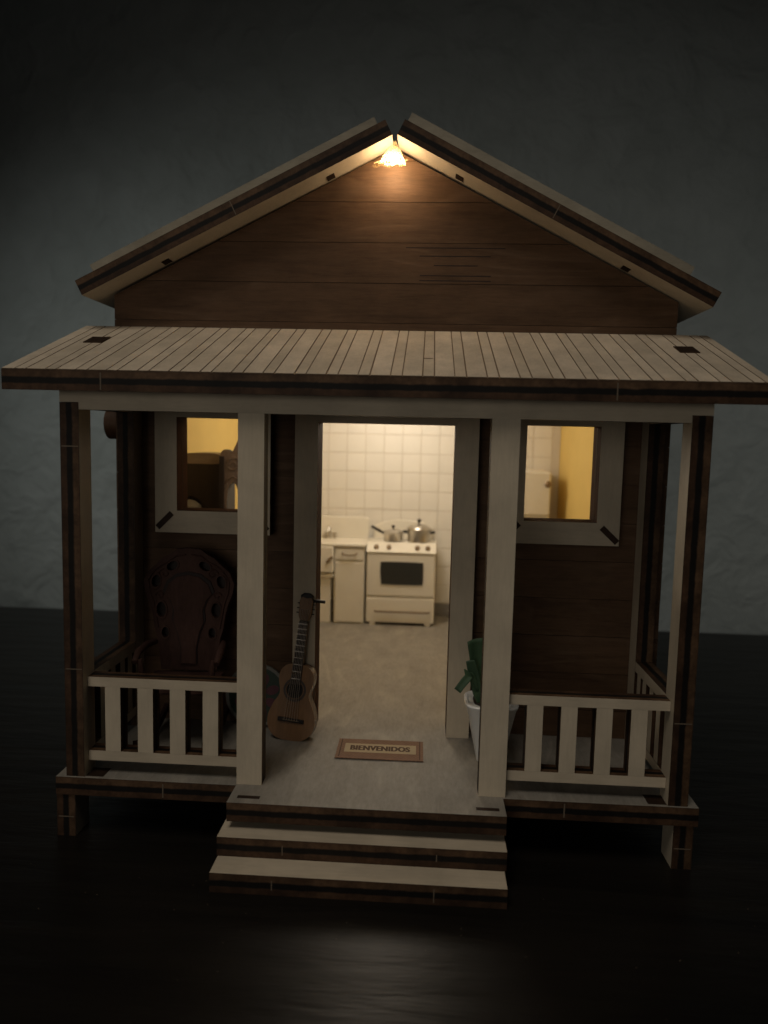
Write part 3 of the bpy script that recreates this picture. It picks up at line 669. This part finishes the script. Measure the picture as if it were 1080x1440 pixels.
# sink
sk = empty('sink_cabinet', (-4.75, 15.45, ZT), 'cream kitchen sink cabinet with backsplash to the left of the stove', 'sink cabinet')
for a, b in ((1.02, 2.78), (-2.78, -1.02)):
    cb = MB().box(a, b, .1, 2.75, .004, 4.52, 'enamel').build('cabinet', sk, bevel=.03)
    dw = MB().box(a+.06, b-.06, -.02, .098, 3.76, 4.40, 'enamel').build('drawer', cb, bevel=.04)
    dw2 = MB().box(a+.06, b-.06, -.02, .098, .12, 3.62, 'enamel').build('door', cb, bevel=.04)
    m_ = (a+b)/2
    h_ = MB().tube([(m_-.42, -.02, 4.16), (m_-.36, -.16, 4.08), (m_, -.2, 4.04), (m_+.36, -.16, 4.08), (m_+.42, -.02, 4.16)], .05, 'handle', 8).build('handle', sk, smooth=True)
MB().box(-2.85, 2.84, -.10, 2.75, 4.525, 4.70, 'enamel').build('countertop', sk, bevel=.05)
MB().box(-1.0, 1.0, -.14, 2.5, 2.98, 4.522, 'enamel').build('sink_apron', sk, bevel=.08)
MB().box(-1.0, 1.0, -.04, 2.5, 2.70, 2.90, 'enamel').build('apron_shelf', sk, bevel=.04)
MB().box(-.15, .82, .15, .35, .004, 2.69, 'enamel').build('support_panel', sk, bevel=.03)
MB().tube([(.62, -.14, 3.62), (.74, -.28, 3.78), (.95, -.24, 3.95)], .07, 'handle', 8).build('towel_hook', sk, smooth=True)
MB().slab([(-2.8, 4.702), (2.8, 4.702), (2.8, 5.86), (2.6, 5.98), (-2.6, 5.98), (-2.8, 5.86)], .22, XZ(2.85), 'enamel', 'enamel').build('backsplash', sk, bevel=.05)
fc = MB().tube([(.45, 2.3, 4.70), (.45, 2.3, 5.30), (.45, 2.1, 5.42), (.45, 1.7, 5.36), (.45, 1.6, 5.2)], .07, 'chrome', 10).build('faucet', sk, smooth=True)
for x in (.2, .75): MB().lathe([(.09, 0), (.07, .2), (.16, .24), (.15, .32), (.03, .35)], (x, 2.3, 4.70), 'chrome', 12).build('tap', fc, smooth=True)
# refrigerator
rf = empty('refrigerator', (6.75, 15.4, ZT), 'tall cream refrigerator with a dark knob seen through the right window', 'refrigerator')
MB().box(-1.75, 1.70, .15, 2.95, .15, 9.15, 'enamel').build('body', rf, bevel=.12)
d1 = MB().box(-1.75, 1.70, -.05, .148, 6.65, 9.12, 'enamel').build('door', rf, bevel=.10)
d2 = MB().box(-1.75, 1.70, -.05, .148, .3, 6.5, 'enamel').build('door', rf, bevel=.10)
bb = MB(); bb.loft([bb.ring((1.48, -.05, 8.45), (0, -1, 0), .12, 14), bb.ring((1.48, -.3, 8.45), (0, -1, 0), .19, 14), bb.ring((1.48, -.36, 8.45), (0, -1, 0), .12, 14)], 'handle'); bb.build('knob', d1, smooth=True)
MB().box(1.15, 1.6, -.2, -.05, 6.3, 6.45, 'handle').build('handle', d2, bevel=.03)
for x in (-1.5, 1.45): MB().box(x-.12, x+.12, .3, .6, .004, .15, 'blackpl').build('foot', rf)
# furniture behind the left window
cbn = empty('wooden_cabinet', (-8.15, 4.6, ZT), 'dark wooden cabinet with pale top seen behind the left window', 'cabinet')
cf = [(-1.15, .004), (-.95, .004), (-.95, 6.4), (-.9, 7.6), (-.55, 8.15), (-.15, 8.0), (.08, 7.5), (.10, 6.5), (.55, 6.4), (.55, .004), (.95, .004), (.95, 9.55), (-1.15, 9.55)]
MB().slab(cf, .2, XZ(.2), 'furnd', 'furnd').build('front_panel', cbn, bevel=.02)
MB().box(-1.15, .95, .202, 1.8, .3, 9.55, 'furnd').build('carcass', cbn)
MB().slab(spl([(-1.22, 9.56), (1.0, 9.56), (1.0, 9.78), (.75, 9.95), (0, 10.0), (-.75, 9.97), (-1.22, 9.86)], 3), 1.9, XZ(1.85), 'furnl', 'furnl').build('cornice', cbn, bevel=.03)
MB().lathe([(.42, 0), (.5, .3), (.46, .75), (.2, .95), (.03, 1.0)], (-.5, -.15, 7.0), 'shell', 18).build('cushion', cbn, smooth=True)
MB().box(-1.0, .2, -.5, .0, 6.75, 6.98, 'furnd').build('shelf', cbn)
cp = empty('carved_screen', (-6.58, 3.9, ZT), 'carved brown wooden screen with scrolls and arched opening behind the left window', 'screen')
crest_and_baffle = [(2.25, 11.9), (1.9, 12.1), (1.4, 12.2), (.95, 12.1), (.72, 11.9), (.50, 11.5), (.22, 10.8), (.05, 10.42), (-.05, 10.2), (-.12, 10.08), (-.28, 10.18), (-.46, 10.19), (-.58, 10.08)]  # tall right part added out of view to block lamp spill
pnl = [(-.64, .004), (2.25, .004), (2.25, 10.0)]+crest_and_baffle+[(-.64, 9.9)]
arch = [(x-.34, z) for x, z in [(.02, 4.5), (.52, 4.5), (.52, 8.1), (.48, 8.5), (.38, 8.75), (.27, 8.82), (.16, 8.75), (.06, 8.5), (.02, 8.1)]]
arch2 = [(x+.75, z) for x, z in arch]
ps = MB().slab(pnl, .42, XZ(.42), 'furn', 'furnd', 'furnd', holes=[arch, arch2]).build('panel', cp, bevel=.03)
def scroll(cx, cz, r, s):
    return [(cx+s*r*(1-i/22)*math.cos(i*.5), -.03, cz+r*(1-i/22)*math.sin(i*.5)) for i in range(20)]
for cx, cz, s in ((-.05, 9.55, 1), (1.2, 9.55, -1)):
    MB().tube(scroll(cx, cz, .36, s), .05, 'furn', 6).build('scroll', ps, smooth=True)
MB().tube([(-.42, -.03, 8.6), (-.29, -.03, 8.95), (-.07, -.03, 9.06), (.16, -.03, 8.95), (.29, -.03, 8.6)], .045, 'furn', 6).build('arch_moulding', ps, smooth=True)
MB().box(-.64, -.44, -.05, .0, .1, 9.9, 'furnd').build('edge_moulding', ps)
